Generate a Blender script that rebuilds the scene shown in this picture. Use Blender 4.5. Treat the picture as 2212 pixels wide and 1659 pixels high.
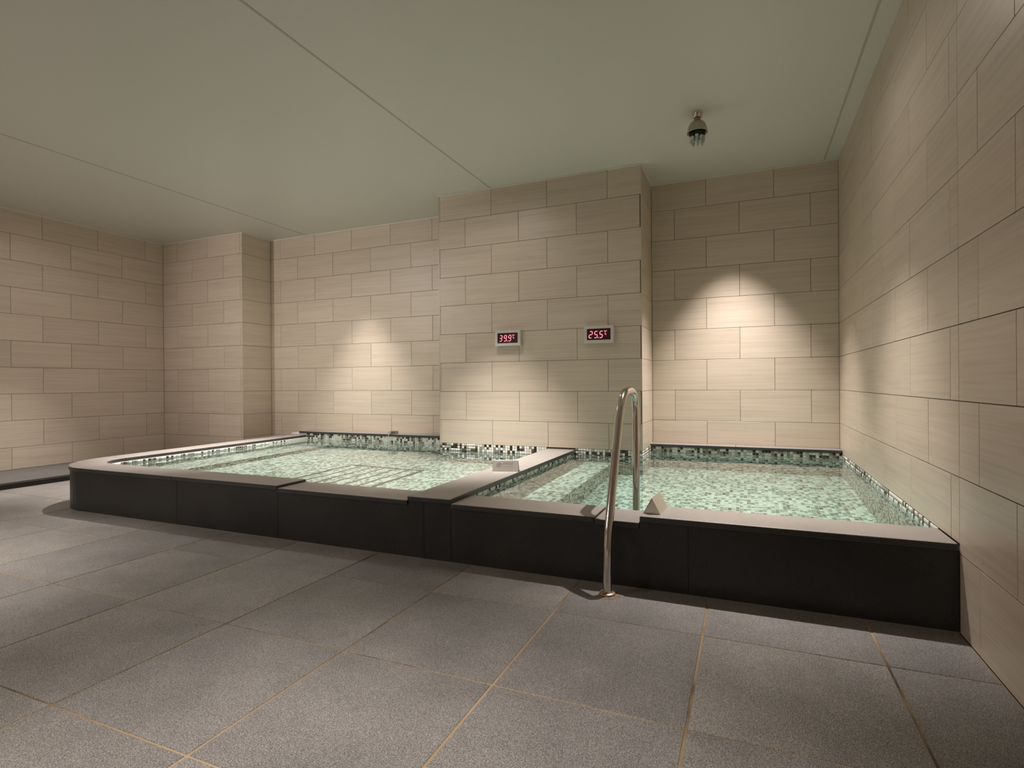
import bpy, bmesh, math, random
import numpy as np
from mathutils import Vector, Matrix

random.seed(7)
rng = np.random.default_rng(11)
for o in list(bpy.data.objects):
    bpy.data.objects.remove(o, do_unlink=True)
scene = bpy.context.scene
COL = scene.collection

# ------------------------------------------------------------------ camera
CAM_H = 0.9952
F_PX, YAW, PITCH, ROLL = 1190.1, -0.4029, -0.0018, -0.0072
cam_d = bpy.data.cameras.new('camera')
cam_d.sensor_fit = 'HORIZONTAL'
cam_d.sensor_width = 36.0
cam_d.lens = F_PX / 2212.0 * 36.0
cam_d.clip_start = 0.02
cam = bpy.data.objects.new('camera', cam_d)
COL.objects.link(cam)
fw = Vector((math.sin(YAW) * math.cos(PITCH), math.cos(YAW) * math.cos(PITCH), math.sin(PITCH)))
r0 = Vector((math.cos(YAW), -math.sin(YAW), 0))
u0 = r0.cross(fw)
rt = r0 * math.cos(ROLL) + u0 * math.sin(ROLL)
up = -r0 * math.sin(ROLL) + u0 * math.cos(ROLL)
cam.matrix_world = Matrix(((rt.x, up.x, -fw.x, 0), (rt.y, up.y, -fw.y, 0), (rt.z, up.z, -fw.z, CAM_H), (0, 0, 0, 1)))
scene.camera = cam

# ------------------------------------------------------------------ world, exposure
world = bpy.data.worlds.new('world')
scene.world = world
world.use_nodes = True
world.node_tree.nodes['Background'].inputs[0].default_value = (0.02, 0.018, 0.015, 1)
world.node_tree.nodes['Background'].inputs[1].default_value = 0.0
vs = scene.view_settings
scene.display_settings.display_device = 'sRGB'
vs.view_transform = 'Standard'
vs.look = 'None'
vs.gamma = 1.0
vs.use_curve_mapping = False
vs.exposure = 0.0
cy = scene.cycles
cy.use_denoising = True
cy.use_adaptive_sampling = True
cy.adaptive_threshold = 0.09
cy.max_bounces = 12
cy.diffuse_bounces = 7
cy.glossy_bounces = 4
cy.transmission_bounces = 6
cy.sample_clamp_indirect = 3.0
cy.blur_glossy = 0.6

# ------------------------------------------------------------------ ceiling downlights and added fill lamps
ZT = 2.9875
WARM = (1.0, 0.92, 0.87)


def lamp(x, y, power, half, blend, radius, aim=None):
    ld = bpy.data.lights.new('downlight_or_fill', 'SPOT')
    ld.energy = power
    ld.spot_size = math.radians(half * 2)
    ld.spot_blend = blend
    ld.shadow_soft_size = radius
    ld.color = WARM
    ld.cycles.is_caustics_light = y > 3.45      # the beams over the pools light the floors through the water
    lo = bpy.data.objects.new('downlight_or_fill', ld)
    COL.objects.link(lo)
    lo.location = (x, y, ZT - 0.02)
    if aim:
        lo.rotation_euler = (Vector(aim) - lo.location).to_track_quat('-Z', 'Y').to_euler()


def downlight_or_fill(x, y, beam, spill, half_deg=29.0):
    """a recessed ceiling lamp or added fill: a narrow soft beam and the wide, weak spill around it"""
    lamp(x, y, beam, half_deg, 1.0, 0.012)
    if spill > 0:
        lamp(x, y, spill, 84.0, 1.0, 0.0)


downlight_or_fill(-0.12, 5.15, 650, 0, 31.5)
downlight_or_fill(-0.05, 3.50, 480, 18, 32.0)
downlight_or_fill(-4.40, 5.12, 430, 0, 29.0)
downlight_or_fill(-4.70, 3.95, 920, 80, 31.5)
downlight_or_fill(-2.28, 4.20, 960, 18, 30.0)
downlight_or_fill(-6.65, 3.40, 430, 15, 27.5)
downlight_or_fill(-0.85, 0.75, 360, 0, 30.5)
downlight_or_fill(-4.30, 0.95, 430, 0, 33.0)
downlight_or_fill(-4.60, -0.60, 380, 280, 32.0)  # fill lamp added out of view, its wide spill lifts the camera-facing walls
lamp(-6.70, -0.30, 300, 30, 1.0, 0.012, (-5.0, 5.5, 1.9))      # unseen spot added to brighten the left pier and back wall

# ================================================================== materials
MATS = {}


def new_mat(name):
    m = bpy.data.materials.new(name)
    m.use_nodes = True
    m.node_tree.nodes.clear()
    MATS[name] = m
    return m, m.node_tree.nodes, m.node_tree.links


def principled(name, color=(0.5, 0.5, 0.5), rough=0.5, metal=0.0, spec=0.5, emit=None, estr=0.0):
    m, N, L = new_mat(name)
    out = N.new('ShaderNodeOutputMaterial')
    b = N.new('ShaderNodeBsdfPrincipled')
    b.inputs['Base Color'].default_value = (*color, 1)
    b.inputs['Roughness'].default_value = rough
    b.inputs['Metallic'].default_value = metal
    b.inputs['Specular IOR Level'].default_value = spec
    if emit:
        b.inputs['Emission Color'].default_value = (*emit, 1)
        b.inputs['Emission Strength'].default_value = estr
    L.new(b.outputs[0], out.inputs[0])
    return m, N, L, b


def ramp(N, L, src, stops):
    r = N.new('ShaderNodeValToRGB')
    e = r.color_ramp.elements
    while len(e) < len(stops):
        e.new(0.5)
    for el, (p, c) in zip(e, stops):
        el.position = p
        el.color = (*c, 1)
    L.new(src, r.inputs[0])
    return r


def noise(N, L, vec, scale, detail=2.0, rough=0.5):
    n = N.new('ShaderNodeTexNoise')
    n.inputs['Scale'].default_value = scale
    n.inputs['Detail'].default_value = detail
    n.inputs['Roughness'].default_value = rough
    if vec is not None:
        L.new(vec, n.inputs['Vector'])
    return n


def mixc(N, L, fac, a, b, mode='MIX'):
    x = N.new('ShaderNodeMix')
    x.data_type = 'RGBA'
    x.blend_type = mode
    for s, v in ((x.inputs[0], fac), (x.inputs[6], a), (x.inputs[7], b)):
        if hasattr(v, 'is_output'):
            L.new(v, s)
        elif isinstance(v, (int, float)):
            s.default_value = v
        else:
            s.default_value = (*v, 1)
    return x.outputs[2]


def coords(N, L, scale=(1, 1, 1), shift=True, kind='Object', rot=(0, 0, 0)):
    tc = N.new('ShaderNodeTexCoord')
    mp = N.new('ShaderNodeMapping')
    mp.inputs['Rotation'].default_value = rot
    mp.inputs['Scale'].default_value = scale
    L.new(tc.outputs[kind], mp.inputs['Vector'])
    if shift:
        oi = N.new('ShaderNodeObjectInfo')
        mu = N.new('ShaderNodeVectorMath')
        mu.operation = 'SCALE'
        mu.inputs[0].default_value = (7.0, 13.0, 11.0)
        L.new(oi.outputs['Random'], mu.inputs['Scale'])
        L.new(mu.outputs[0], mp.inputs['Location'])
        return mp.outputs[0], oi
    return mp.outputs[0], None


def bump(N, L, h, b, strength, dist=0.002):
    bm = N.new('ShaderNodeBump')
    bm.inputs['Strength'].default_value = strength
    bm.inputs['Distance'].default_value = dist
    L.new(h, bm.inputs['Height'])
    L.new(bm.outputs[0], b.inputs['Normal'])


def tile_material(name, base):
    """beige ceramic wall tile with fine horizontal travertine-like streaks"""
    m, N, L, b = principled(name, base, 0.36, 0, 0.45)
    v, oi = coords(N, L, (1.6, 1.0, 75.0))
    n1 = noise(N, L, v, 1.0, 4.0, 0.6)
    v2, _ = coords(N, L, (0.5, 1.0, 16.0))
    n2 = noise(N, L, v2, 1.0, 2.0, 0.5)
    dk = tuple(c * 0.89 for c in base)
    lt = tuple(min(1, c * 1.04) for c in base)
    r1 = ramp(N, L, n1.outputs[0], [(0.33, dk), (0.52, base), (0.72, lt)])
    r2 = ramp(N, L, n2.outputs[0], [(0.35, (0.94, 0.93, 0.92)), (0.6, (1, 1, 1))])
    c = mixc(N, L, 0.8, r1.outputs[0], r2.outputs[0], 'MULTIPLY')
    rr = ramp(N, L, oi.outputs['Random'], [(0, (0.95, 0.945, 0.935)), (1, (1.03, 1.03, 1.03))])
    c = mixc(N, L, 1.0, c, rr.outputs[0], 'MULTIPLY')
    L.new(c, b.inputs['Base Color'])
    bump(N, L, n1.outputs[0], b, 0.03, 0.001)
    return m


def granite(name, dark, mid, light, rough, spec, scale=420.0, cloud=0.15, rand=0.08, bmp=0.15):
    m, N, L, b = principled(name, mid, rough, 0, spec)
    v, oi = coords(N, L, (1, 1, 1), rot=(0.61, 0.47, 0.35))
    n = noise(N, L, v, scale, 2.0, 0.7)
    r = ramp(N, L, n.outputs[0], [(0.34, dark), (0.50, mid), (0.68, light)])
    n2 = noise(N, L, v, 3.2, 4.0, 0.6)
    r2 = ramp(N, L, n2.outputs[0], [(0.3, (1 - cloud,) * 3), (0.7, (1 + cloud * 0.4,) * 3)])
    c = mixc(N, L, 1.0, r.outputs[0], r2.outputs[0], 'MULTIPLY')
    rr = ramp(N, L, oi.outputs['Random'], [(0, (1 - rand, 1 - rand, 1 - rand * 0.8)), (1, (1 + rand, 1 + rand * 0.9, 1 + rand * 0.8))])
    c = mixc(N, L, 1.0, c, rr.outputs[0], 'MULTIPLY')
    L.new(c, b.inputs['Base Color'])
    if bmp:
        bump(N, L, n.outputs[0], b, bmp, 0.0008)
    return m


TILE = tile_material('wall_tile', (0.66, 0.565, 0.465))
GROUT_WALL = principled('wall_grout', (0.12, 0.095, 0.07), 0.9, 0, 0.1)[0]
FLOORSTONE = granite('floor_granite', (0.082, 0.076, 0.070), (0.232, 0.219, 0.204), (0.49, 0.465, 0.435), 0.5, 0.35, 330.0, 0.2, 0.10)
COPING = granite('coping_granite', (0.215, 0.196, 0.178), (0.315, 0.288, 0.262), (0.42, 0.39, 0.36), 0.42, 0.4, 380.0, 0.12, 0.05, 0.08)
DARKSTONE = granite('dark_granite', (0.014, 0.014, 0.0145), (0.026, 0.0255, 0.0255), (0.055, 0.054, 0.053), 0.38, 0.42, 380.0, 0.3, 0.10, 0.08)
STEPSTONE = granite('step_granite', (0.06, 0.057, 0.055), (0.115, 0.109, 0.105), (0.19, 0.18, 0.175), 0.45, 0.4, 330.0, 0.15, 0.05)
LEDGE = granite('ledge_granite', (0.17, 0.155, 0.145), (0.24, 0.22, 0.205), (0.32, 0.30, 0.28), 0.4, 0.4, 380.0, 0.1, 0.05, 0.08)


def grout_floor():
    m, N, L, b = principled('floor_grout', (0.3, 0.22, 0.13), 0.9, 0, 0.1)
    v, _ = coords(N, L, (1, 1, 1), False)
    n = noise(N, L, v, 1.7, 3.0, 0.6)
    r = ramp(N, L, n.outputs[0], [(0.36, (0.10, 0.075, 0.05)), (0.50, (0.36, 0.255, 0.145)), (0.7, (0.46, 0.34, 0.21))])
    L.new(r.outputs[0], b.inputs['Base Color'])
    return m


GROUT_FLOOR = grout_floor()
CEIL = principled('ceiling_paint', (0.66, 0.645, 0.59), 0.38, 0, 0.35)[0]
CEIL_JOINT = principled('ceiling_joint', (0.46, 0.44, 0.39), 0.5, 0, 0.3)[0]
TRIM = principled('white_trim', (0.78, 0.75, 0.70), 0.45, 0, 0.4)[0]
BEAD = principled('corner_bead', (0.60, 0.53, 0.45), 0.35, 0.2, 0.5)[0]
SEAL = principled('sealant', (0.20, 0.185, 0.165), 0.6, 0, 0.3)[0]
BASIN = principled('mosaic_grout', (0.72, 0.71, 0.66), 0.7, 0, 0.3)[0]
CHIPS = []
for nm, cc, rr_ in (('chip_white', (0.84, 0.83, 0.79), 0.22), ('chip_cream', (0.74, 0.71, 0.63), 0.22),
                    ('chip_sage', (0.42, 0.45, 0.40), 0.22), ('chip_grey', (0.26, 0.26, 0.235), 0.22),
                    ('chip_brown', (0.10, 0.065, 0.045), 0.2), ('chip_black', (0.025, 0.022, 0.02), 0.2)):
    CHIPS.append(principled(nm, cc, rr_, 0, 0.5)[0])
CHIP_P = np.array([0.34, 0.15, 0.13, 0.11, 0.14, 0.13])      # upright surfaces
CHIP_PF = np.array([0.37, 0.15, 0.24, 0.22, 0.02, 0.0])        # floors and benches


def steel_mat(name, col, rough, aniso=0.02):
    m, N, L, b = principled(name, col, rough, 1.0, 0.5)
    v, _ = coords(N, L, (60, 60, 3), False)
    n = noise(N, L, v, 1.0, 2.0)
    r = ramp(N, L, n.outputs[0], [(0.3, (rough * 0.8,) * 3), (0.7, (rough * 1.35,) * 3)])
    L.new(r.outputs[0], b.inputs['Roughness'])
    return m


STEEL = steel_mat('polished_steel', (0.62, 0.57, 0.52), 0.12)
CHROME = steel_mat('chrome', (0.70, 0.67, 0.62), 0.08)
DULL = steel_mat('dull_chrome', (0.42, 0.38, 0.31), 0.2)
BRUSHED = principled('brushed_sheet', (0.76, 0.71, 0.64), 0.40, 0.82, 0.5)[0]
PRINT = principled('sign_print', (0.10, 0.085, 0.075), 0.6)[0]
CASE = principled('display_case', (0.66, 0.64, 0.60), 0.4)[0]
SCREEN = principled('display_screen', (0.012, 0.002, 0.003), 0.15, 0, 0.5, (0.25, 0.0, 0.02), 0.06)[0]
SEG = principled('display_segments', (0.4, 0.05, 0.07), 0.4, 0, 0.3, (1.0, 0.30, 0.36), 1.5)[0]


def rust_mat():
    m, N, L, b = principled('rusty_flange', (0.4, 0.3, 0.2), 0.4, 0.6, 0.5)
    v, _ = coords(N, L, (1, 1, 1), False)
    n = noise(N, L, v, 60, 3)
    r = ramp(N, L, n.outputs[0], [(0.4, (0.22, 0.105, 0.05)), (0.58, (0.62, 0.52, 0.43))])
    L.new(r.outputs[0], b.inputs['Base Color'])
    return m


RUST = rust_mat()


def stain_mat():
    m, N, L, b = principled('rust_stain', (0.3, 0.19, 0.11), 0.8, 0, 0.2)
    v, _ = coords(N, L, (1, 1, 1), False)
    n = noise(N, L, v, 90, 3)
    r = ramp(N, L, n.outputs[0], [(0.35, (0.16, 0.10, 0.06)), (0.65, (0.40, 0.28, 0.18))])
    L.new(r.outputs[0], b.inputs['Base Color'])
    return m


STAIN = stain_mat()


def water_mat(name, absorb, density):
    m, N, L = new_mat(name)
    out = N.new('ShaderNodeOutputMaterial')
    g = N.new('ShaderNodeBsdfGlass')
    g.inputs['IOR'].default_value = 1.333
    g.inputs['Roughness'].default_value = 0.0
    g.inputs['Color'].default_value = (1, 1, 1, 1)
    L.new(g.outputs[0], out.inputs['Surface'])
    va = N.new('ShaderNodeVolumeAbsorption')
    va.inputs['Color'].default_value = (*absorb, 1)
    va.inputs['Density'].default_value = density
    L.new(va.outputs[0], out.inputs['Volume'])
    return m


WATER_COLD = water_mat('cold_water', (0.30, 0.93, 0.78), 0.16)
WATER_HOT = water_mat('hot_water', (0.35, 0.92, 0.78), 0.13)
GLASSY = principled('clear_nozzle', (0.50, 0.55, 0.52), 0.12, 0.85, 0.6)[0]


def stream_mat():
    m, N, L, b = principled('falling_water', (0.9, 0.95, 0.95), 0.08, 0, 0.6)
    b.inputs['Transmission Weight'].default_value = 0.75
    b.inputs['IOR'].default_value = 1.33
    return m


STREAM = stream_mat()


# ================================================================== helpers
def link(o, parent=None):
    COL.objects.link(o)
    if parent is not None:
        o.parent = parent
    return o


def tag(o, label=None, cat=None, group=None, kind=None):
    if label:
        o['label'] = label
    if cat:
        o['category'] = cat
    if group:
        o['group'] = group
    if kind:
        o['kind'] = kind
    return o


def empty(name, loc=(0, 0, 0)):
    o = bpy.data.objects.new(name, None)
    o.location = loc
    o.empty_display_size = 0.05
    return link(o)


def obj(name, me, mat=None, parent=None, loc=None, rotz=None):
    o = bpy.data.objects.new(name, me)
    if mat is not None and len(me.materials) == 0:
        me.materials.append(mat)
    link(o, parent)
    if loc is not None:
        o.location = loc
    if rotz:
        o.rotation_euler = (0, 0, rotz)
    return o


def mesh_from(name, verts, faces, smooth=False):
    me = bpy.data.meshes.new(name)
    me.from_pydata([tuple(v) for v in verts], [], faces)
    me.update()
    if smooth:
        for p in me.polygons:
            p.use_smooth = True
    return me


def bm_mesh(name, bm, smooth=False):
    me = bpy.data.meshes.new(name)
    bmesh.ops.recalc_face_normals(bm, faces=bm.faces)
    bm.to_mesh(me)
    bm.free()
    if smooth:
        for p in me.polygons:
            p.use_smooth = True
    return me


def box_mesh(name, x0, x1, y0, y1, z0, z1, bev=0.0, seg=1):
    bm = bmesh.new()
    bmesh.ops.create_cube(bm, size=1.0)
    for v in bm.verts:
        v.co = Vector((x0 + (v.co.x + 0.5) * (x1 - x0), y0 + (v.co.y + 0.5) * (y1 - y0), z0 + (v.co.z + 0.5) * (z1 - z0)))
    if bev > 0:
        bmesh.ops.bevel(bm, geom=list(bm.edges), offset=bev, segments=seg, affect='EDGES', profile=0.5)
    return bm_mesh(name, bm)


def cbox(name, x0, x1, y0, y1, z0, z1, mat, parent=None, bev=0.0, seg=1):
    """box object whose origin sits at its own centre"""
    c = ((x0 + x1) / 2, (y0 + y1) / 2, (z0 + z1) / 2)
    me = box_mesh(name, x0 - c[0], x1 - c[0], y0 - c[1], y1 - c[1], z0 - c[2], z1 - c[2], bev, seg)
    return obj(name, me, mat, parent, c)


def strip_mesh(name, outer, inner, z0, z1, bev=0.0):
    """solid between two plan polylines with the same number of points"""
    n = len(outer)
    bm = bmesh.new()
    rows = []
    for (ox, oy), (ix, iy) in zip(outer, inner):
        rows.append([bm.verts.new((ox, oy, z0)), bm.verts.new((ix, iy, z0)), bm.verts.new((ix, iy, z1)), bm.verts.new((ox, oy, z1))])
    for a, b in zip(rows[:-1], rows[1:]):
        for k in range(4):
            bm.faces.new((a[k], a[(k + 1) % 4], b[(k + 1) % 4], b[k]))
    bm.faces.new(rows[0])
    bm.faces.new(rows[-1][::-1])
    bmesh.ops.recalc_face_normals(bm, faces=bm.faces)
    if bev > 0:
        es = [e for e in bm.edges if e.calc_face_angle(0) > 0.8]
        bmesh.ops.bevel(bm, geom=es, offset=bev, segments=2, affect='EDGES', profile=0.5)
    return bm_mesh(name, bm)


def sweep_mesh(name, pts, radius, segs=20, cap=True):
    """round tube along a path (parallel transport)"""
    pts = [Vector(p) for p in pts]
    rads = radius if isinstance(radius, (list, tuple)) else [radius] * len(pts)
    t0 = (pts[1] - pts[0]).normalized()
    nrm = t0.orthogonal().normalized()
    verts, faces = [], []
    prev = t0
    for i, p in enumerate(pts):
        if i == 0:
            t = t0
        elif i == len(pts) - 1:
            t = (pts[i] - pts[i - 1]).normalized()
        else:
            t = (pts[i + 1] - pts[i - 1]).normalized()
        q = prev.rotation_difference(t)
        nrm = (q @ nrm).normalized()
        prev = t
        b = t.cross(nrm)
        for k in range(segs):
            a = 2 * math.pi * k / segs
            verts.append(p + (nrm * math.cos(a) + b * math.sin(a)) * rads[i])
    for i in range(len(pts) - 1):
        for k in range(segs):
            faces.append((i * segs + k, i * segs + (k + 1) % segs, (i + 1) * segs + (k + 1) % segs, (i + 1) * segs + k))
    if cap:
        faces.append(tuple(range(segs))[::-1])
        faces.append(tuple((len(pts) - 1) * segs + k for k in range(segs)))
    return mesh_from(name, verts, faces, True)


def lathe_mesh(name, prof, segs=32):
    """(r, z) profile turned about the z axis"""
    verts, faces = [], []
    for r, z in prof:
        for k in range(segs):
            a = 2 * math.pi * k / segs
            verts.append((r * math.cos(a), r * math.sin(a), z))
    for i in range(len(prof) - 1):
        for k in range(segs):
            faces.append((i * segs + k, i * segs + (k + 1) % segs, (i + 1) * segs + (k + 1) % segs, (i + 1) * segs + k))
    return mesh_from(name, verts, faces, True)


def catmull(pts, n=10):
    pts = [Vector(p) for p in pts]
    P = [pts[0] * 2 - pts[1]] + pts + [pts[-1] * 2 - pts[-2]]
    out = []
    for i in range(1, len(P) - 2):
        for k in range(n):
            t = k / n
            a, b, c, d = P[i - 1], P[i], P[i + 1], P[i + 2]
            out.append(0.5 * ((2 * b) + (c - a) * t + (2 * a - 5 * b + 4 * c - d) * t * t + (3 * b - a - 3 * c + d) * t ** 3))
    out.append(pts[-1])
    return out


# ================================================================== room shell
XR, YB, YP, YF = 0.765, 5.70, 5.092, 2.676
XL, YLP, XLP = -7.57, 5.23, -6.04          # left wall, left pier front, left pier side
XP0, XP1 = -3.005, -0.88                    # centre pier
YREAR = -2.3
ROW0, TH, TW = 0.012, 0.30, 0.60
GAP = 0.0034
TD = 0.006

tile_cache = {}


def tile_mesh(w, h):
    key = (round(w, 4), round(h, 4))
    if key not in tile_cache:
        me = box_mesh('tile', -w / 2, w / 2, 0, TD, -h / 2, h / 2, 0.0009, 1)
        me.materials.append(TILE)
        tile_cache[key] = me
    return tile_cache[key]


def lay_tiles(parent, origin, ang, u0, u1, z0, z1, even, odd, flip=1):
    """tiles on a vertical face. u runs along (cos ang, sin ang); the tile's outside (+y of its mesh turned by ang) is the wall's face.
    origin: plan point of u = 0 on the face plane; even / odd: u of one joint on even / odd courses."""
    cu, su = math.cos(ang), math.sin(ang)
    nx, ny = -su, cu
    k = 0
    while ROW0 + k * TH < z1:
        a, b = max(z0, ROW0 + k * TH if k > 0 else -0.0), min(z1, ROW0 + (k + 1) * TH)
        if k == 0:
            a = max(z0, 0.0)
        if b - a > 0.012:
            off = even if k % 2 == 0 else odd
            n0 = math.floor((u0 - off) / TW)
            u = off + n0 * TW
            while u < u1 - 1e-6:
                s, e = max(u, u0), min(u + TW, u1)
                if e - s > 0.012:
                    w, h = e - s - GAP, b - a - GAP
                    um, zm = (s + e) / 2, (a + b) / 2
                    d = -TD + random.uniform(-0.0004, 0.0004)
                    o = bpy.data.objects.new('tile', tile_mesh(w, h))
                    link(o, parent)
                    o.location = (origin[0] + cu * um + nx * d, origin[1] + su * um + ny * d, zm)
                    o.rotation_euler = (0, 0, ang)
                u += TW
        k += 1


def struct_box(name, x0, x1, y0, y1, z0, z1, mat, label):
    o = obj(name, box_mesh(name, x0, x1, y0, y1, z0, z1), mat)
    return tag(o, label, name.split('_')[0], kind='structure')


B = 0.0045       # backing sits this far behind the tile face
w = struct_box('wall_right', XR + B, XR + 0.2, YREAR, YB + 0.2, -0.75, ZT + 0.1, GROUT_WALL, 'long beige tiled wall rising beside the cold pool at right')
lay_tiles(w, (XR, 0), math.pi / 2, YREAR, YF, 0.0, ZT, 4.873, 4.573)
lay_tiles(w, (XR, 0), math.pi / 2, YF, YB, 0.35, ZT, 4.873, 4.573)
w = struct_box('wall_left', XL - 0.2, XL - B, YREAR, YLP + 0.3, -0.1, ZT + 0.1, GROUT_WALL, 'dim beige tiled wall at far left above the low step')
lay_tiles(w, (XL, 0), -math.pi / 2, -YLP, -YREAR, 0.066, ZT, -4.075, -4.38)
w = struct_box('wall_left_pier', XL - 0.1, XLP - B, YLP + B, YB + 0.2, -0.1, ZT + 0.1, GROUT_WALL, 'tiled pier in the corner between left wall and hot pool')
lay_tiles(w, (0, YLP), math.pi, -XLP, -XL, 0.066, ZT, 6.38, 6.68)
lay_tiles(w, (XLP, 0), -math.pi / 2, -YB, -YLP, 0.0, ZT, -5.80, -5.80)
w = struct_box('wall_back', XLP - 0.1, XP0 + 0.1, YB + B, YB + 0.2, -0.75, ZT + 0.1, GROUT_WALL, 'recessed beige tiled wall behind the hot pool')
lay_tiles(w, (0, YB), math.pi, -XP0, -XLP, 0.0, ZT, 4.36, 4.658)
w = struct_box('wall_center_pier', XP0 + B, XP1 - B, YP + B, YB + 0.2, -0.75, ZT + 0.1, GROUT_WALL, 'projecting tiled pier carrying both temperature displays')
lay_tiles(w, (0, YP), math.pi, -XP1, -XP0, 0.365, ZT, 2.09, 2.39)
lay_tiles(w, (XP1, 0), -math.pi / 2, -YB, -YP, 0.365, ZT, -5.096, -5.096)
lay_tiles(w, (XP0, 0), math.pi / 2, YP, YB, 0.365, ZT, 5.096, 5.096)
w = struct_box('wall_recess', XP1 - 0.1, XR + 0.1, YB + B, YB + 0.2, -0.75, ZT + 0.1, GROUT_WALL, 'spotlit tiled wall of the recess behind the cold pool')
lay_tiles(w, (0, YB), math.pi, -XR, -XP1, 0.385, ZT, 0.058, 0.358)
w = struct_box('wall_rear', XL - 0.2, XR + 0.2, YREAR - 0.2, YREAR, -0.1, ZT + 0.1, TILE, 'plain beige wall at the rear end of the room')

# ceiling: panels between dark joint strips
ce = struct_box('ceiling', XL - 0.2, XR + 0.2, YREAR - 0.2, YB + 0.2, ZT + 0.012, ZT + 0.1, CEIL_JOINT, 'smooth off white panelled ceiling')
joints = [XL - 0.1, -5.395, -2.40, 0.655, XR + 0.1]
for a, b in zip(joints[:-1], joints[1:]):
    cbox('ceiling_panel', a + 0.006, b - 0.006, YREAR - 0.1, YB + 0.1, ZT, ZT + 0.02, CEIL, ce, 0.002)
for x in joints[1:-1]:
    cbox('joint_strip', x - 0.0075, x + 0.0075, YREAR, YB + 0.05, ZT - 0.0015, ZT + 0.008, CEIL_JOINT, ce)

# slim white trim under the ceiling
TZ0, TZ1 = ZT - 0.011, ZT - 0.0016
for i, (x0, x1, y0, y1, lab) in enumerate((
        (XL, XLP + 0.008, YLP - 0.008, YLP + 0.002, 'slim white ceiling trim along the left pier face'),
        (XLP - 0.002, XLP + 0.008, YLP, YB, 'slim white ceiling trim along the left pier side'),
        (XLP, XP0, YB - 0.008, YB + 0.002, 'slim white ceiling trim above the hot pool wall'),
        (XP0 - 0.008, XP1 + 0.008, YP - 0.008, YP + 0.002, 'slim white ceiling trim along the pier with displays'),
        (XP1 - 0.002, XP1 + 0.008, YP, YB, 'slim white ceiling trim on the pier return beside the recess'),
        (XP1, XR, YB - 0.008, YB + 0.002, 'slim white ceiling trim above the spotlit recess'),
        (XL - 0.002, XL + 0.008, YREAR, YLP, 'slim white ceiling trim along the left wall')), 1):
    tag(cbox('trim_%d' % i, x0, x1, y0, y1, TZ0, TZ1, TRIM), lab, 'trim', kind='structure')

# light metal beads on the outside corners of the piers
for i, (x, y, lab) in enumerate(((XLP, YLP, 'thin pale corner bead on the left pier edge'), (XP0, YP, 'thin pale corner bead on the pier edge beside the hot pool'), (XP1, YP, 'thin pale corner bead on the pier edge beside the recess')), 8):
    zb = 0.07 if i == 8 else 0.366
    tag(cbox('trim_%d' % i, x - 0.0022, x + 0.0022, y - 0.0022, y + 0.0022, zb, TZ0, BEAD), lab, 'trim', kind='structure')

# floor: grout bed with granite slabs
GX, GY, GX0, GY0 = 0.6130, 0.6280, 0.447, 2.272
bmf = bmesh.new()


def add_box(bm, x0, x1, y0, y1, z0, z1):
    m = Matrix.Translation(((x0 + x1) / 2, (y0 + y1) / 2, (z0 + z1) / 2)) @ Matrix.Diagonal((x1 - x0, y1 - y0, z1 - z0, 1))
    bmesh.ops.create_cube(bm, size=1.0, matrix=m)


add_box(bmf, XL, XR, YREAR, 2.90, -0.12, -0.0022)
add_box(bmf, XL, -5.27, 2.90, YB, -0.12, -0.0022)
fl = obj('floor', bm_mesh('floor', bmf), GROUT_FLOOR)
tag(fl, 'grey granite slab floor with tan joints in front of the pools', 'floor', kind='structure')
slab_cache = {}


def slab(x0, x1, y0, y1):
    gx, gy = 0.0080, 0.0058
    wx, wy = x1 - x0 - gx, y1 - y0 - gy
    if wx < 0.03 or wy < 0.03:
        return
    key = (round(wx, 4), round(wy, 4))
    if key not in slab_cache:
        me = box_mesh('slab', -wx / 2, wx / 2, -wy / 2, wy / 2, -0.02, 0, 0.0015, 1)
        me.materials.append(FLOORSTONE)
        slab_cache[key] = me
    o = bpy.data.objects.new('slab', slab_cache[key])
    link(o, fl)
    o.location = ((x0 + x1) / 2, (y0 + y1) / 2, random.uniform(-0.0004, 0.0))


for i in range(-15, 3):
    xa, xb = GX0 + i * GX, GX0 + (i + 1) * GX
    xa, xb = max(xa, XL), min(xb, XR)
    if xb <= xa:
        continue
    for j in range(-8, 7):
        ya, yb = GY0 + j * GY, GY0 + (j + 1) * GY
        ya, yb = max(ya, YREAR), min(yb, YB)
        if yb <= ya:
            continue
        if ya < 2.9 and yb <= 2.91:
            slab(xa, xb, ya, yb)
        elif xa < -5.3:
            slab(xa, min(xb, -5.27), ya, min(yb, YLP if xa < XLP else YB))

# low black-edged step along the left wall
st = tag(empty('floor_step', (-7.1, 3.0, 0)), 'low black edged stone step along the left wall', 'step', kind='structure')
st.location = (0, 0, 0)
ys = YREAR
while ys < YLP - 0.01:
    ye = min(ys + 1.2, YLP)
    cbox('tread_slab', XL, -6.585, ys + 0.001, ye - 0.001, 0.045, 0.066, STEPSTONE, st, 0.003, 2)
    cbox('riser_panel', XL, -6.60, ys + 0.001, ye - 0.001, 0.0, 0.045, DARKSTONE, st)
    ys = ye

# ================================================================== pools
CT = 0.030                     # coping thickness
Z_HI, Z_H1, Z_LO, Z_NOTCH = 0.353, 0.345, 0.329, 0.320
YC0, YC1 = 2.667, 2.925        # coping front and back edge
XD0, XD1 = -1.795, -1.515      # divider coping
XS, XN, XNR = -2.79, -0.700, -0.478
XA, YA, RA = -4.88, 3.20, 0.533     # centre and radius of the rounded corner (coping)
WB = 0.258


def arc(r, n=14):
    return [(XA - r * math.sin(math.pi / 2 * k / n), YA - r * math.cos(math.pi / 2 * k / n)) for k in range(n + 1)]


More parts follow.
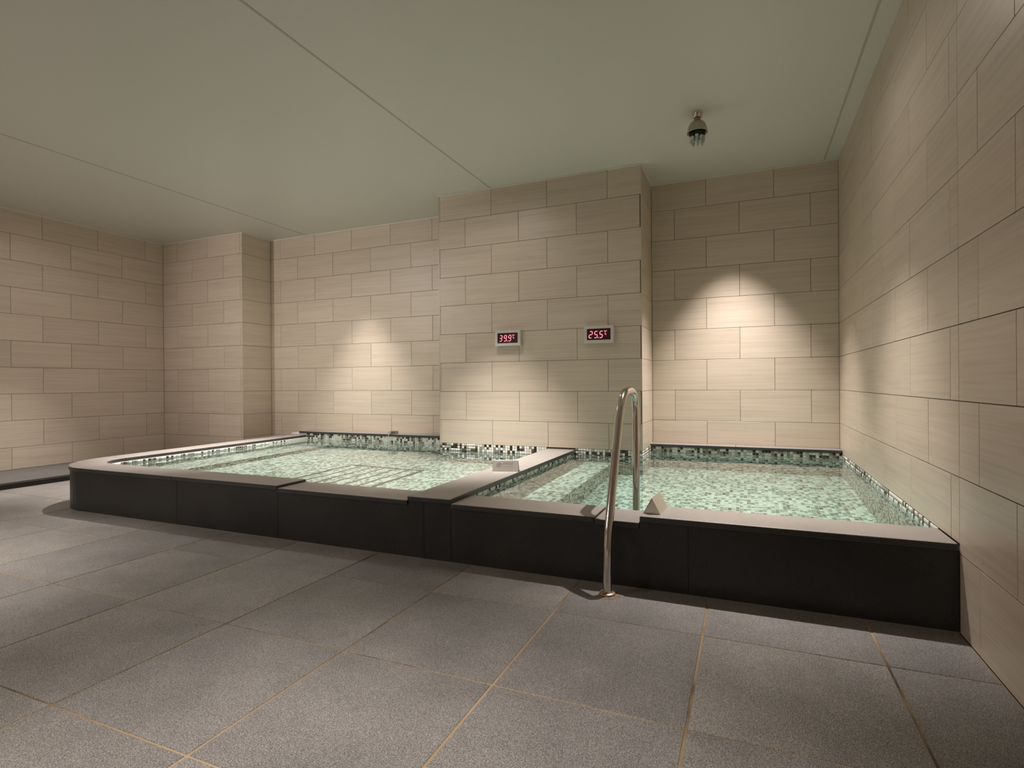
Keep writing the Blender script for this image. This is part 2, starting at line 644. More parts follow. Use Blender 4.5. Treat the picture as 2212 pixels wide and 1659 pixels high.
hot = tag(empty('hot_pool', (-3.4, 4.1, 0)), 'larger raised hot pool with rounded corner and mosaic lining', 'pool')
cold = tag(empty('cold_pool', (-0.35, 4.2, 0)), 'smaller raised cold pool beside the right wall with handrail', 'pool')


def part(name, me, mat, parent):
    """mesh built in world space, its origin moved to its own middle, parented to a thing"""
    co = np.array([v.co[:] for v in me.vertices])
    c = (co.min(0) + co.max(0)) / 2
    me.transform(Matrix.Translation(-Vector(c)))
    o = obj(name, me, mat, parent)
    o.location = Vector(c) - parent.location
    return o


EDGE = granite('polished_edge', (0.028, 0.028, 0.029), (0.045, 0.0445, 0.044), (0.075, 0.074, 0.072), 0.3, 0.45, 380.0, 0.2, 0.05, 0.0)


def dark_edges(o):
    """stone cut faces are polished and dark, the flamed top face is pale"""
    me = o.data
    me.materials.append(EDGE)
    for p in me.polygons:
        if p.normal.z < 0.6:
            p.material_index = 1
    return o


def prism_xz(name, outline, y0, y1):
    bm = bmesh.new()
    f = bm.faces.new([bm.verts.new((x, y0, z)) for x, z in outline])
    ext = bmesh.ops.extrude_face_region(bm, geom=[f])
    for v in ext['geom']:
        if isinstance(v, bmesh.types.BMVert):
            v.co.y = y1
    return bm_mesh(name, bm)


def bx(name, x0, x1, y0, y1, z0, z1, mat, parent, bev=0.0):
    return part(name, box_mesh(name, x0, x1, y0, y1, z0, z1, bev, 2 if bev else 1), mat, parent)


# --- copings
ro, ri = RA, RA - WB
LEFT_O = [(XA - ro, YA), (-5.53, 5.60)]
LEFT_I = [(XA - ri, YA), (-5.255, 5.60)]
xm = -3.80
part('coping', strip_mesh('coping', [(XS, YC0), (xm + 0.001, YC0)], [(XS, YC1), (xm + 0.001, YC1)], Z_H1 - CT, Z_H1, 0.004), COPING, hot)
part('coping', strip_mesh('coping', [(xm - 0.001, YC0), (XA + 0.001, YC0)], [(xm - 0.001, YC1), (XA + 0.001, YC1)], Z_H1 - CT, Z_H1, 0.004), COPING, hot)
part('coping', strip_mesh('coping', arc(ro), arc(ri), Z_H1 - CT, Z_H1, 0.004), COPING, hot)


def lerp2(p, q, t):
    return (p[0] + (q[0] - p[0]) * t, p[1] + (q[1] - p[1]) * t)


for a, b in ((0.0008, 0.5), (0.5008, 1.0)):
    part('coping', strip_mesh('coping', [lerp2(*LEFT_O, a), lerp2(*LEFT_O, b)], [lerp2(*LEFT_I, a), lerp2(*LEFT_I, b)], Z_H1 - CT, Z_H1, 0.004), COPING, hot)
bx('coping', XS + 0.002, XD0 - 0.001, YC0, YC1, Z_LO - CT, Z_LO, COPING, hot, 0.004)
for a, b in ((YC0, 3.86), (3.862, YP - 0.004)):
    bx('coping', XD0, XD1, a, b, Z_HI - CT, Z_HI, COPING, hot, 0.004)
bx('coping', XD1 + 0.002, XN - 0.001, YC0, YC1, Z_LO - CT, Z_LO, COPING, cold, 0.004)
bx('coping', XN + 0.001, XNR - 0.001, YC0, YC1, Z_NOTCH - CT, Z_NOTCH, COPING, cold, 0.004)
bx('coping', XNR, XR - 0.006, YC0, YC1, Z_HI - CT, Z_HI, COPING, cold, 0.006)

# --- dark granite face panels
for a, b, z in ((-3.75, XS, Z_H1), (XA - 0.02, -3.75, Z_H1)):
    bx('face_panel', a + 0.0015, b - 0.0015, YF, YF + 0.02, 0, z - CT, DARKSTONE, hot)
g = 0.0012
part('face_panel', prism_xz('face_panel', [(XS + g, 0), (-1.69 - g, 0), (-1.69 - g, Z_HI - CT), (XD0, Z_HI - CT), (XD0, Z_LO - CT), (XS + g, Z_LO - CT)], YF, YF + 0.02), DARKSTONE, hot)
bx('face_panel', -1.69 + g, XD1 - g, YF, YF + 0.02, 0, Z_HI - CT, DARKSTONE, hot)
part('face_panel', prism_xz('face_panel', [(XD1 + g, 0), (-0.255 - g, 0), (-0.255 - g, Z_HI - CT), (XNR, Z_HI - CT), (XNR, Z_NOTCH - CT), (XN, Z_NOTCH - CT), (XN, Z_LO - CT), (XD1 + g, Z_LO - CT)], YF, YF + 0.02), DARKSTONE, cold)
bx('face_panel', -0.255 + g, XR - 0.001, YF, YF + 0.02, 0, Z_HI - CT, DARKSTONE, cold)
rp = RA - 0.009
part('face_panel', strip_mesh('face_panel', arc(rp), arc(rp - 0.02), 0, Z_H1 - CT), DARKSTONE, hot)
lo2 = [(LEFT_O[0][0] + 0.009, YA), (LEFT_O[1][0] + 0.009, 5.60)]
for a, b in ((0.001, 0.499), (0.501, 1.0)):
    p, q = lerp2(*lo2, a), lerp2(*lo2, b)
    part('face_panel', strip_mesh('face_panel', [p, q], [(p[0] + 0.02, p[1]), (q[0] + 0.02, q[1])], 0, Z_H1 - CT), DARKSTONE, hot)
bx('base_sealant', XA, XD1, YF - 0.003, YF + 0.002, 0, 0.004, SEAL, hot)
part('base_sealant', strip_mesh('base_sealant', arc(rp + 0.003), arc(rp - 0.002), 0, 0.004), SEAL, hot)
bx('base_sealant', XD1, XR - 0.001, YF - 0.003, YF + 0.002, 0, 0.004, SEAL, cold)
# --- back ledges
HL_Y, CL_Y = 5.50, 5.535
for a, b in ((-5.36, -4.2), (-4.199, XP0 - 0.004)):
    bx('ledge_slab', a, b, HL_Y, YB - 0.003, 0.366, 0.391, LEDGE, hot, 0.003)
for a, b in ((XP1 - 0.0, -0.10), (-0.099, XR - 0.004)):
    bx('ledge_slab', a, b, CL_Y, YB - 0.003, 0.362, 0.387, LEDGE, cold, 0.003)

for o in list(hot.children) + list(cold.children):
    if o.name.startswith(('coping', 'ledge_slab')):
        dark_edges(o)

# --- basins (curb cores, walls, floors, benches) and their mosaic
W_HOT, W_COLD = 0.288, 0.309
ZF_HOT, ZF_COLD = -0.45, -0.62
ZBN_HOT, ZBN_COLD = -0.18, -0.10
XBN_HOT, XBN_COLD = -4.77, -1.155
IY = 2.94                       # inner front face
HBY, CBY = 5.515, 5.55          # inner back faces
core = bmesh.new()
add_box(core, XA, XD0 - 0.01, YF + 0.02, IY, 0.0, Z_LO - CT)
add_box(core, XA, XS, YF + 0.02, IY, Z_LO - CT, Z_H1 - CT)
add_box(core, XD0 + 0.005, XD1 - 0.005, YF + 0.02, YP, ZF_COLD, Z_HI - CT)
add_box(core, XA, XD0, IY - 0.03, IY, ZF_HOT, 0.0)
add_box(core, -5.50, XP0, HBY, YB, ZF_HOT, 0.366)
add_box(core, -5.5, XD0, YF + 0.2, YB, ZF_HOT - 0.1, ZF_HOT)
part('basin', bm_mesh('basin', core), BASIN, hot)
for nm, oo, ii in (('basin_curb', arc(rp - 0.02), arc(ri - 0.012)), ('basin_curb', [(lo2[0][0] + 0.02, lo2[0][1]), (lo2[1][0] + 0.02, 5.62)], [(XA - ri + 0.012, YA), (-5.243, 5.62)])):
    part(nm, strip_mesh(nm, oo, ii, ZF_HOT, Z_H1 - CT), BASIN, hot)
part('bench', strip_mesh('bench', [(-5.3, IY), (-5.3, HBY)], [(XBN_HOT, IY), (XBN_HOT - 0.06, HBY)], ZF_HOT, ZBN_HOT), BASIN, hot)
core = bmesh.new()
add_box(core, XD1 - 0.005, XNR, YF + 0.02, IY, 0.0, Z_NOTCH - CT)
add_box(core, XD1 - 0.005, XN, YF + 0.02, IY, Z_NOTCH - CT, Z_LO - CT)
add_box(core, XNR, XR, YF + 0.02, IY, 0.0, Z_HI - CT)
add_box(core, XD1, XR, IY - 0.03, IY, ZF_COLD, 0.0)
add_box(core, XP1, XR, CBY, YB, ZF_COLD, 0.362)
add_box(core, XD1, XR, YF + 0.2, YB, ZF_COLD - 0.1, ZF_COLD)
part('basin', bm_mesh('basin', core), BASIN, cold)
bx('bench', XD1 - 0.005, XBN_COLD, IY, YP, ZF_COLD, ZBN_COLD, BASIN, cold)

PIT, CH, CD = 0.0255, 0.0232, 0.0035     # chip pitch, chip size, chip depth


def wall_chips(line, z0, z1):
    """chips on a vertical surface along a plan polyline; the outside is to the left of the direction of travel"""
    out = []
    P = [Vector((x, y)) for x, y in line]
    L = [0.0]
    for a, b in zip(P[:-1], P[1:]):
        L.append(L[-1] + (b - a).length)
    n = max(1, int(L[-1] / PIT))
    st = L[-1] / n
    rows = int((z1 - z0) / PIT)
    for i in range(n):
        s = (i + 0.5) * st
        k = max(j for j in range(len(L) - 1) if L[j] <= s)
        t = (P[k + 1] - P[k]).normalized()
        p = P[k] + t * (s - L[k])
        nrm = Vector((-t.y, t.x, 0))
        for r in range(rows):
            out.append(((p.x, p.y, z1 - (r + 0.5) * PIT), (t.x, t.y, 0), (nrm.x, nrm.y, 0), st / PIT))
    return out


def flat_chips(x0, x1, y0, y1, z, inside=None):
    out = []
    nx, ny = int((x1 - x0) / PIT), int((y1 - y0) / PIT)
    for i in range(nx):
        for j in range(ny):
            x, y = x0 + (i + 0.5) * (x1 - x0) / nx, y0 + (j + 0.5) * (y1 - y0) / ny
            if inside is None or inside(x, y):
                out.append(((x, y, z), (1, 0, 0), (0, 0, 1), 1.0))
    return out


def seen(p, cold_side):
    """rough test: does the camera see this chip past the copings"""
    x, y, z = p
    t = IY / y
    if CAM_H + (z - CAM_H) * t < Z_HI + (0.0 if z > 0.28 else -0.12):
        return False
    if not cold_side and x != 0:
        t = XD1 / x
        if 0 < t < 1 and CAM_H + (z - CAM_H) * t < Z_HI and y * t < YP:
            return False
    return True


chip_cache = {}


def chip_mesh(ci):
    if ci not in chip_cache:
        me = box_mesh('mosaic_chip', -CH / 2, CH / 2, -CH / 2, CH / 2, 0, CD, 0.0012, 1)
        me.materials.append(CHIPS[ci])
        chip_cache[ci] = me
    return chip_cache[ci]


def build_chips(chips, parent, cold_side, single=300):
    n = len(chips)
    P = np.array([c[0] for c in chips])
    T = np.array([c[1] for c in chips])
    Nn = np.array([c[2] for c in chips])
    S = np.array([c[3] for c in chips])
    Bv = np.cross(Nn, T)
    col = rng.choice(len(CHIPS), n, p=CHIP_P / CHIP_P.sum())
    colf = rng.choice(len(CHIPS), n, p=CHIP_PF / CHIP_PF.sum())
    col = np.where(Nn[:, 2] > 0.5, colf, col)
    rep = rng.random(n) < 0.16
    col[1:][rep[1:]] = col[:-1][rep[1:]]
    V = P - np.array([0, 0, CAM_H])
    D = np.linalg.norm(V, axis=1)
    face = -(V * Nn).sum(1) / D
    size = np.where(face > 0.02, face, 0) / D ** 2
    order = np.argsort(-size)
    singles = []
    for i in order:
        if len(singles) >= single or size[i] <= 0:
            break
        if seen(P[i], cold_side):
            singles.append(i)
    mask = np.ones(n, bool)
    mask[singles] = False
    for i in singles:
        o = bpy.data.objects.new('mosaic_chip', chip_mesh(int(col[i])))
        link(o, parent)
        m = Matrix((T[i], Bv[i], Nn[i])).transposed().to_4x4()
        m.translation = Vector(P[i]) - parent.location
        o.matrix_local = m
        o.cycles.is_caustics_receiver = True
    idx = np.nonzero(mask)[0]
    k = len(idx)
    h = CH / 2
    loc = np.array([(-1, -1), (1, -1), (1, 1), (-1, 1)], float)
    jit = rng.uniform(-0.0006, 0.0006, (k, 1))
    verts = np.zeros((k, 8, 3))
    for q in range(4):
        a, b = loc[q]
        base = P[idx] + T[idx] * (a * h * S[idx])[:, None] + Bv[idx] * (b * h)
        top = P[idx] + T[idx] * (a * (h - 0.0012) * S[idx])[:, None] + Bv[idx] * (b * (h - 0.0012))
        verts[:, q] = base
        verts[:, 4 + q] = top + Nn[idx] * (CD + jit)
    fq = np.array([(4, 5, 6, 7), (0, 1, 5, 4), (1, 2, 6, 5), (2, 3, 7, 6), (3, 0, 4, 7)])
    faces = (np.arange(k)[:, None, None] * 8 + fq[None]).reshape(-1, 4)
    me = bpy.data.meshes.new('mosaic')
    me.vertices.add(k * 8)
    me.vertices.foreach_set('co', (verts.reshape(-1, 3) - np.array(parent.location)).ravel())
    me.loops.add(len(faces) * 4)
    me.loops.foreach_set('vertex_index', faces.ravel().astype(np.int32))
    me.polygons.add(len(faces))
    me.polygons.foreach_set('loop_start', np.arange(0, len(faces) * 4, 4, dtype=np.int32))
    me.polygons.foreach_set('loop_total', np.full(len(faces), 4, dtype=np.int32))
    for m in CHIPS:
        me.materials.append(m)
    me.polygons.foreach_set('material_index', np.repeat(col[idx], 5).astype(np.int32))
    me.update(calc_edges=True)
    o = bpy.data.objects.new('mosaic', me)
    link(o, parent)
    o['kind'] = 'stuff'
    o.cycles.is_caustics_receiver = True


ri2 = ri - 0.012
hot_line_front = [(XD0 - 0.012, IY), (XA, IY)]
hot_wall = []
left_x = lambda y: (XA - ri2) + (y - YA) / (HBY - YA) * (-5.243 - (XA - ri2))
hot_wall += wall_chips([(left_x(HBY), HBY), (XA - ri2, YA)] + [(XA - ri2 * math.cos(a), YA - ri2 * math.sin(a)) for a in np.linspace(0.1, math.pi / 2, 12)] + [(XS, IY)], ZF_HOT, Z_H1 - CT)
hot_wall += wall_chips([(XS, IY), (XD0 - 0.012, IY)], ZF_HOT, Z_LO - CT)
hot_wall += wall_chips([(XP0, HBY), (-5.243, HBY)], ZF_HOT, 0.366)
hot_wall += wall_chips([(XD0 - 0.012, YP), (XP0, YP)], ZF_HOT, 0.365)
hot_wall += wall_chips([(XP0, YP), (XP0, HBY)], ZF_HOT, 0.365)
hot_wall += wall_chips([(XD0 - 0.005 + 0.01, IY), (XD0 - 0.005 + 0.01, YP)], ZF_HOT, Z_HI - CT)
bench_x = lambda y: XBN_HOT - 0.06 * (y - IY) / (HBY - IY)
hot_wall += wall_chips([(bench_x(HBY), HBY), (bench_x(IY), IY)][::1], ZF_HOT, ZBN_HOT)


def hot_in(x, y):
    if y > YP and x > XP0:
        return False
    return x > bench_x(y) + 0.012


hot_wall += flat_chips(-4.84, XD0, IY, HBY, ZF_HOT, hot_in)
hot_wall += flat_chips(-5.25, XBN_HOT, IY, HBY, ZBN_HOT, lambda x, y: x < bench_x(y) - 0.008 and x > left_x(y) + 0.01 and not (x < XA and y < YA and math.hypot(x - XA, y - YA) > ri2))
build_chips(hot_wall, hot, False)

cw = []
cw += wall_chips([(XD1 - 0.005, YP), (XD1 - 0.005, IY)], ZBN_COLD, Z_HI - CT)
cw += wall_chips([(XBN_COLD, YP), (XBN_COLD, IY)], ZF_COLD, ZBN_COLD)
cw += wall_chips([(XR, IY), (XR, CBY)], ZF_COLD, 0.35)
cw += wall_chips([(XR, CBY), (XP1, CBY)], ZF_COLD, 0.362)
cw += wall_chips([(XP1, CBY), (XP1, YP)], ZF_COLD, 0.365)
cw += wall_chips([(XP1, YP), (XD1, YP)], ZF_COLD, 0.365)
cw += wall_chips([(XD1, IY), (XR, IY)], ZF_COLD, Z_NOTCH - CT)
cw += flat_chips(XBN_COLD, XR, IY, CBY, ZF_COLD, lambda x, y: not (y > YP and x < XP1))
cw += flat_chips(XD1, XBN_COLD, IY, YP, ZBN_COLD)
build_chips(cw, cold, True)

# slotted air-jet grid on the hot pool floor
GRID_M = principled('jet_grid', (0.06, 0.065, 0.05), 0.5, 0, 0.4)[0]
gz0, gz1 = ZF_HOT + CD - 0.001, ZF_HOT + CD + 0.004
for i in range(7):
    x = -3.70 + i * 0.14
    hw = 0.020 if i in (0, 6) else 0.012
    bx('jet_bar', x - hw, x + hw, 3.05, 4.49, gz0, gz1, GRID_M, hot)
bx('jet_bar', -3.72, -2.84, 4.49, 4.535, gz0, gz1 + 0.0005, GRID_M, hot)

for o in list(hot.children) + list(cold.children):
    o.cycles.is_caustics_receiver = True


# --- water bodies
def water_body(name, x0, x1, y0, y1, zb, zt, inside, amp, mat, label, seed, res=0.03, spots=()):
    r = np.random.default_rng(seed)
    nx, ny = int((x1 - x0) / res) + 1, int((y1 - y0) / res) + 1
    xs, ys_ = np.linspace(x0, x1, nx), np.linspace(y0, y1, ny)
    X, Y = np.meshgrid(xs, ys_, indexing='ij')
    Z = np.zeros_like(X)
    for _ in range(26):
        lam = r.uniform(0.10, 0.45)
        th = r.uniform(0, 2 * math.pi)
        Z += amp * lam * np.sin(2 * math.pi * (X * math.cos(th) + Y * math.sin(th)) / lam + r.uniform(0, 6.28)) / (2 * math.pi) * 0.35
    for sx, sy, a in spots:
        d = np.hypot(X - sx, Y - sy)
        Z += a * np.sin(2 * math.pi * d / 0.07) * np.exp(-d / 0.25)
    verts, faces, ids = [], [], {}

    def vid(i, j):
        if (i, j) not in ids:
            ids[(i, j)] = len(verts)
            verts.append((X[i, j], Y[i, j], zt + Z[i, j]))
        return ids[(i, j)]
    cells = []
    for i in range(nx - 1):
        for j in range(ny - 1):
            if inside((xs[i] + xs[i + 1]) / 2, (ys_[j] + ys_[j + 1]) / 2):
                cells.append((vid(i, j), vid(i + 1, j), vid(i + 1, j + 1), vid(i, j + 1)))
    ecount = {}
    for c in cells:
        for a, b in zip(c, c[1:] + c[:1]):
            ecount[(a, b)] = 1
    nt = len(verts)
    verts += [(v[0], v[1], zb) for v in verts[:nt]]
    faces = list(cells) + [tuple(nt + k for k in c[::-1]) for c in cells]
    for (a, b) in ecount:
        if (b, a) not in ecount:
            faces.append((b, a, nt + a, nt + b))
    me = mesh_from(name, verts, faces)
    sm = [True] * len(cells) + [False] * (len(faces) - len(cells))
    me.polygons.foreach_set('use_smooth', sm)
    o = obj(name, me, mat)
    tag(o, label, 'water', kind='stuff')
    o.cycles.is_caustics_caster = True
    return o


def in_hot(x, y):
    if y > YP + 0.03 and x > XP0 - 0.0:
        return False
    if x < XA and y < YA and math.hypot(x - XA, y - YA) > ri + 0.05:
        return False
    return x > left_x(y) - 0.06


water_body('hot_water', -5.30, XD0 + 0.03, IY - 0.03, HBY + 0.02, ZF_HOT - 0.03, W_HOT, in_hot, 0.0045, WATER_HOT, 'clear pale green water filling the hot pool', 3, 0.03, ((-3.93, 5.44, 0.0012),))
water_body('cold_water', XD1 - 0.03, XR + 0.01, IY - 0.03, CBY + 0.02, ZF_COLD - 0.03, W_COLD, lambda x, y: not (y > YP + 0.03 and x < XP1 - 0.0), 0.003, WATER_COLD, 'still clear mint green water filling the cold pool', 5)

# ================================================================== handrail
rail = tag(empty('handrail', (-0.608, 2.549, 0)), 'polished steel inverted U handrail over the cold pool edge', 'handrail')
hp = [(2.549, 0.004), (2.556, 0.14), (2.568, 0.25), (2.606, 0.345), (2.70, 0.54), (2.80, 0.735), (2.872, 0.865), (2.945, 0.928), (3.05, 0.946), (3.17, 0.944), (3.262, 0.905), (3.298, 0.82), (3.302, 0.65), (3.300, 0.3), (3.298, -0.1), (3.298, ZF_COLD + 0.01)]
part('rail_tube', sweep_mesh('rail_tube', catmull([(-0.608, y, z) for y, z in hp], 8), 0.0212, 24), STEEL, rail)
fl_me = lathe_mesh('base_flange', [(0.0205, 0.0), (0.037, 0.0), (0.0385, 0.004), (0.035, 0.0095), (0.027, 0.012), (0.0212, 0.012)], 32)
fo = obj('base_flange', fl_me, RUST, rail)
fo.location = (0, 0, 0.001)
tag(fo, 'rusty ring around the foot of the rail')
bm = bmesh.new()
ring = []
for k in range(40):
    a = 2 * math.pi * k / 40
    r_ = 0.052 + 0.006 * math.sin(3 * a) + 0.004 * math.sin(7 * a + 1)
    ring.append(bm.verts.new((r_ * math.cos(a), r_ * math.sin(a), 0.0)))
f_ = bm.faces.new(ring)
ext = bmesh.ops.extrude_face_region(bm, geom=[f_])
for v in ext['geom']:
    if isinstance(v, bmesh.types.BMVert):
        v.co.z += 0.0012
so = obj('rust_stain', bm_mesh('rust_stain', bm), STAIN, rail)
so.location = (0.004, -0.004, -0.0002)

# ================================================================== tent signs
SL, SW, SH, SD = 0.188, 0.085, 0.078, 0.0016


def sheet(name, a, b, c, d, th, mat, parent):
    """thin plate from four corners, thickened along its normal"""
    a, b, c, d = map(Vector, (a, b, c, d))
    n = (b - a).cross(d - a).normalized() * th
    verts = [a, b, c, d, a - n, b - n, c - n, d - n]
    faces = [(0, 1, 2, 3), (7, 6, 5, 4), (0, 4, 5, 1), (1, 5, 6, 2), (2, 6, 7, 3), (3, 7, 4, 0)]
    return obj(name, mesh_from(name, verts, faces), mat, parent)


def prism_yz(name, outline, x0, x1):
    n = len(outline)
    verts = [(x0, y, z) for y, z in outline] + [(x1, y, z) for y, z in outline]
    faces = [tuple(range(n))[::-1], tuple(range(n, 2 * n))] + [(i, (i + 1) % n, n + (i + 1) % n, n + i) for i in range(n)]
    return mesh_from(name, verts, faces)


def tent_sign(loc, rotz, label, printed=True):
    t = tag(empty('tent_sign', loc), label, 'sign')
    t.rotation_euler = (0, 0, rotz)
    L2, W2 = SL / 2, SW / 2
    # front (-y) panel, back panel, base strip
    sheet('front_panel', (-L2, -W2, 0), (L2, -W2, 0), (L2, 0, SH), (-L2, 0, SH), SD, BRUSHED, t)
    sheet('back_panel', (L2, W2, 0), (-L2, W2, 0), (-L2, 0, SH), (L2, 0, SH), SD, BRUSHED, t)
    sheet('base_panel', (-L2, -W2 + 0.002, 0.0032), (L2, -W2 + 0.002, 0.0032), (L2, W2 - 0.002, 0.0032), (-L2, W2 - 0.002, 0.0032), SD, BRUSHED, t)
    for x in (-L2 + 0.004, L2 - 0.004):
        obj('end_plate', prism_yz('end_plate', [(-W2 + 0.004, 0.0034), (W2 - 0.004, 0.0034), (0, SH - 0.006)], x - 0.0006, x + 0.0006), BRUSHED, t)
    # printed pictogram and lines of lettering on the front panel
    e1 = Vector((1, 0, 0))
    e2 = Vector((0, W2, SH)).normalized()
    n = e1.cross(e2).normalized()
    o0 = Vector((0, -W2, 0)) + n * 0.0003
    hyp = math.hypot(W2, SH)

    def pt(u, v):
        return o0 + e1 * u + e2 * (v * hyp)
    verts, faces = [], []

    def stroke(p, q, wd):
        d = (q - p)
        s = d.cross(n).normalized() * wd / 2
        k = len(verts)
        for vv in (p - s, p + s, q + s, q - s):
            verts.append(vv)
        faces.append((k, k + 1, k + 2, k + 3))
    cx, cv, R = -0.047, 0.58, 0.0165
    pts = [pt(cx, cv) + e1 * R * math.cos(a) + e2 * R * math.sin(a) for a in np.linspace(0, 2 * math.pi, 33)]
    for p, q in zip(pts[:-1], pts[1:]):
        stroke(p, q, 0.0028)
    c0 = pt(cx, cv)
    stroke(c0 + (e1 + e2) * -0.011, c0 + (e1 + e2) * 0.011, 0.0026)
    stroke(c0 + e1 * -0.002 + e2 * 0.003, c0 + e1 * 0.006 + e2 * 0.007, 0.005)
    stroke(c0 + e1 * -0.007 + e2 * -0.003, c0 + e1 * 0.003 + e2 * 0.002, 0.0034)
    o = obj('pictogram', mesh_from('pictogram', verts, faces), PRINT, t)
    verts, faces = [], []
    rr = random.Random(4)
    for k in range(6):
        bx_, w_ = -0.019 + k * 0.0125, 0.0098
        for v in (0.62, 0.69, 0.76):
            stroke(pt(bx_ + rr.uniform(0, 0.002), v + rr.uniform(-0.01, 0.01)), pt(bx_ + w_ - rr.uniform(0, 0.002), v), 0.0011)
        for s in (0.25, 0.7):
            stroke(pt(bx_ + w_ * s, 0.60), pt(bx_ + w_ * s + rr.uniform(-0.001, 0.001), 0.79), 0.0011)
    for k in range(13):
        stroke(pt(-0.019 + k * 0.0057, 0.43), pt(-0.019 + k * 0.0057 + rr.uniform(0.002, 0.0042), 0.43), 0.0021)
    obj('lettering', mesh_from('lettering', verts, faces), PRINT, t)
    return t


tent_sign((-1.627, 3.690, Z_HI), math.radians(16), 'folded metal tent sign with round pictogram standing on the divider between pools')
tent_sign((-0.424, 2.822, Z_HI), math.radians(-93), 'folded metal tent sign seen end on beside the handrail')


# ================================================================== temperature displays
SEGS = {'0': 'abcdef', '1': 'bc', '2': 'abged', '3': 'abgcd', '4': 'fgbc', '5': 'afgcd', '9': 'abcdfg', 'C': 'afed'}


def seg_mesh(ch, w, h, t, slant=0.14):
    verts, faces = [], []

    def quad(p, q, hor):
        g = t * 0.25
        k = len(verts)
        if hor:
            x0, x1, z = p[0] + g, q[0] - g, p[1]
            pts = [(x0, z), (x0 + t / 2, z - t / 2), (x1 - t / 2, z - t / 2), (x1, z), (x1 - t / 2, z + t / 2), (x0 + t / 2, z + t / 2)]
        else:
            z0, z1, x = p[1] + g, q[1] - g, p[0]
            pts = [(x, z0), (x + t / 2, z0 + t / 2), (x + t / 2, z1 - t / 2), (x, z1), (x - t / 2, z1 - t / 2), (x - t / 2, z0 + t / 2)]
        for x, z in pts:
            verts.append((x + z * slant, -0.0006, z))
        for x, z in pts:
            verts.append((x + z * slant, 0.0, z))
        faces.append(tuple(range(k, k + 6)))
        for i in range(6):
            faces.append((k + i, k + 6 + i, k + 6 + (i + 1) % 6, k + (i + 1) % 6))
    m = h / 2
    P = {'a': ((0, h), (w, h), 1), 'g': ((0, m), (w, m), 1), 'd': ((0, 0), (w, 0), 1), 'f': ((0, m), (0, h), 0), 'b': ((w, m), (w, h), 0), 'e': ((0, 0), (0, m), 0), 'c': ((w, 0), (w, m), 0)}
    for s in SEGS[ch]:
        quad(*P[s])
    bm = bmesh.new()
    me = mesh_from('digit', verts, faces)
    bm.from_mesh(me)
    return bm_mesh('digit', bm)


def temp_display(x0, x1, z0, z1, text, label):
    d = 0.046
    t = tag(empty('temperature_display', ((x0 + x1) / 2, YP, (z0 + z1) / 2)), label, 'display', 'red digit temperature displays on the pier')
    W, H = x1 - x0, z1 - z0
    # case as a frame around the recessed screen
    bm = bmesh.new()
    fx, fz = 0.095, 0.17
    sx0, sx1, sz0, sz1 = -W / 2 + fx * W, W / 2 - fx * W, -H / 2 + fz * H, H / 2 - fz * H
    add_box(bm, -W / 2, sx0, -d, 0, -H / 2, H / 2)
    add_box(bm, sx1, W / 2, -d, 0, -H / 2, H / 2)
    add_box(bm, sx0, sx1, -d, 0, -H / 2, sz0)
    add_box(bm, sx0, sx1, -d, 0, sz1, H / 2)
    add_box(bm, sx0, sx1, -d + 0.012, 0, sz0, sz1)
    obj('case', bm_mesh('case', bm), CASE, t)
    so = obj('screen', box_mesh('screen', sx0, sx1, -d + 0.005, -d + 0.0118, sz0, sz1), SCREEN, t)
    yy = -d + 0.0049
    dh = (sz1 - sz0) * 0.56
    dw = dh * 0.44
    x = sx0 + (sx1 - sx0) * 0.085
    zb = sz0 + (sz1 - sz0) * 0.20
    for k, ch in enumerate(text):
        o = obj('digit', seg_mesh(ch, dw, dh, 0.007), SEG, so)
        o.location = (x, yy, zb)
        if k == 1:
            p = obj('decimal_point', box_mesh('decimal_point', 0, 0.008, -0.0006, 0, -0.003, 0.005), SEG, so)
            p.location = (x + dw + 0.009, yy, zb)
        x += dw + 0.0235
    u = obj('unit_mark', seg_mesh('C', dw * 0.62, dh * 0.55, 0.0055), SEG, so)
    u.location = (x + 0.004, yy, zb + dh * 0.47)
    r = obj('degree_mark', box_mesh('degree_mark', -0.004, 0.003, -0.0006, 0, -0.003, 0.004), SEG, so)
    r.location = (x - 0.001, yy, zb + dh * 1.02)
    # rim chamfer strip
    return t


temp_display(-2.333, -2.060, 1.368, 1.523, '399', 'grey framed display showing 39.9 in red digits, nearer the hot pool')
temp_display(-1.409, -1.130, 1.364, 1.526, '255', 'grey framed display showing 25.5 in red digits, nearer the recess')

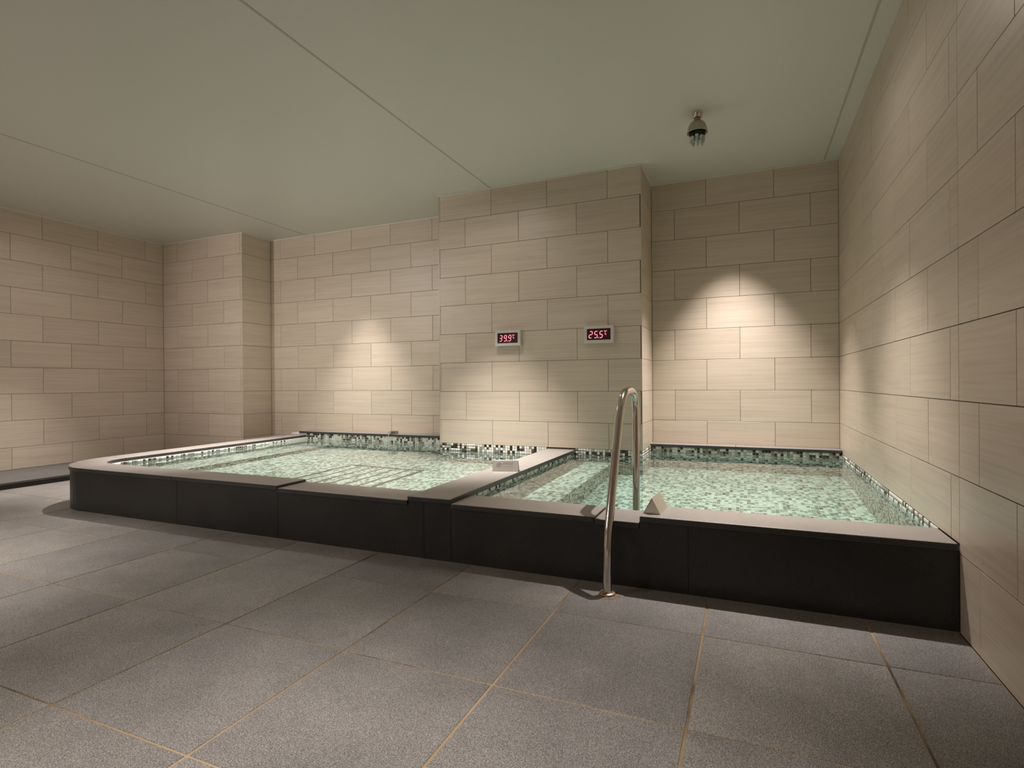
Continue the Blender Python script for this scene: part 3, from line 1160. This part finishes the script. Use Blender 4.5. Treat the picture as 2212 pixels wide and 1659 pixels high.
# ================================================================== ceiling shower fixture
fx = tag(empty('ceiling_shower', (-0.326, 4.297, ZT)), 'chrome domed shower head with clustered nozzles on the ceiling over the cold pool', 'shower')
obj('canopy', lathe_mesh('canopy', [(0.0, 0), (0.040, 0), (0.041, -0.006), (0.036, -0.016), (0.034, -0.036), (0.026, -0.042), (0.0, -0.042)], 28), CHROME, fx)
obj('neck', lathe_mesh('neck', [(0.0, -0.040), (0.022, -0.040), (0.020, -0.055), (0.027, -0.066), (0.0, -0.066)], 24), DULL, fx)
dome = [(0.012, -0.062)]
for k in range(10):
    a = math.pi / 2 * (k + 1) / 10
    dome.append((0.024 + 0.046 * math.sin(a), -0.062 - 0.078 * (1 - math.cos(a)) ** 0.9))
dome += [(0.0735, -0.146), (0.0735, -0.152), (0.066, -0.152), (0.064, -0.138), (0.0, -0.130)]
obj('dome', lathe_mesh('dome', dome, 40), DULL, fx)
nz = lathe_mesh('nozzle', [(0.0, 0.01), (0.0135, 0.01), (0.0135, -0.040), (0.0155, -0.041), (0.0155, -0.047), (0.0115, -0.049), (0.0095, -0.074), (0.005, -0.092), (0.0, -0.095)], 16)
nz.materials.append(GLASSY)
for k in range(9):
    a = 2 * math.pi * k / 8
    r_ = 0.043 if k < 8 else 0.0
    o = bpy.data.objects.new('nozzle', nz)
    link(o, fx)
    o.location = (r_ * math.cos(a), r_ * math.sin(a), -0.139 - (0.006 if k % 2 else 0.0))

# ================================================================== water spout and its stream
sp = tag(empty('water_spout', (-3.93, 5.56, 0.391)), 'small steel water spout on the ledge behind the hot pool', 'spout')
obj('spout_body', box_mesh('spout_body', -0.034, 0.036, -0.02, 0.05, 0.0005, 0.034, 0.003, 2), DULL, sp)
obj('spout_lip', box_mesh('spout_lip', -0.030, 0.006, -0.072, -0.018, 0.012, 0.030, 0.002, 1), CHROME, sp)
sv = [(-3.942, 5.486, 0.406), (-3.942, 5.478, 0.395), (-3.942, 5.468, 0.36), (-3.942, 5.461, 0.32), (-3.942, 5.458, 0.285)]
ws = obj('water_stream', sweep_mesh('water_stream', catmull(sv, 5), [0.0055] * 21, 12), STREAM)
tag(ws, 'thin stream of water falling from the spout into the hot pool', 'water', kind='stuff')
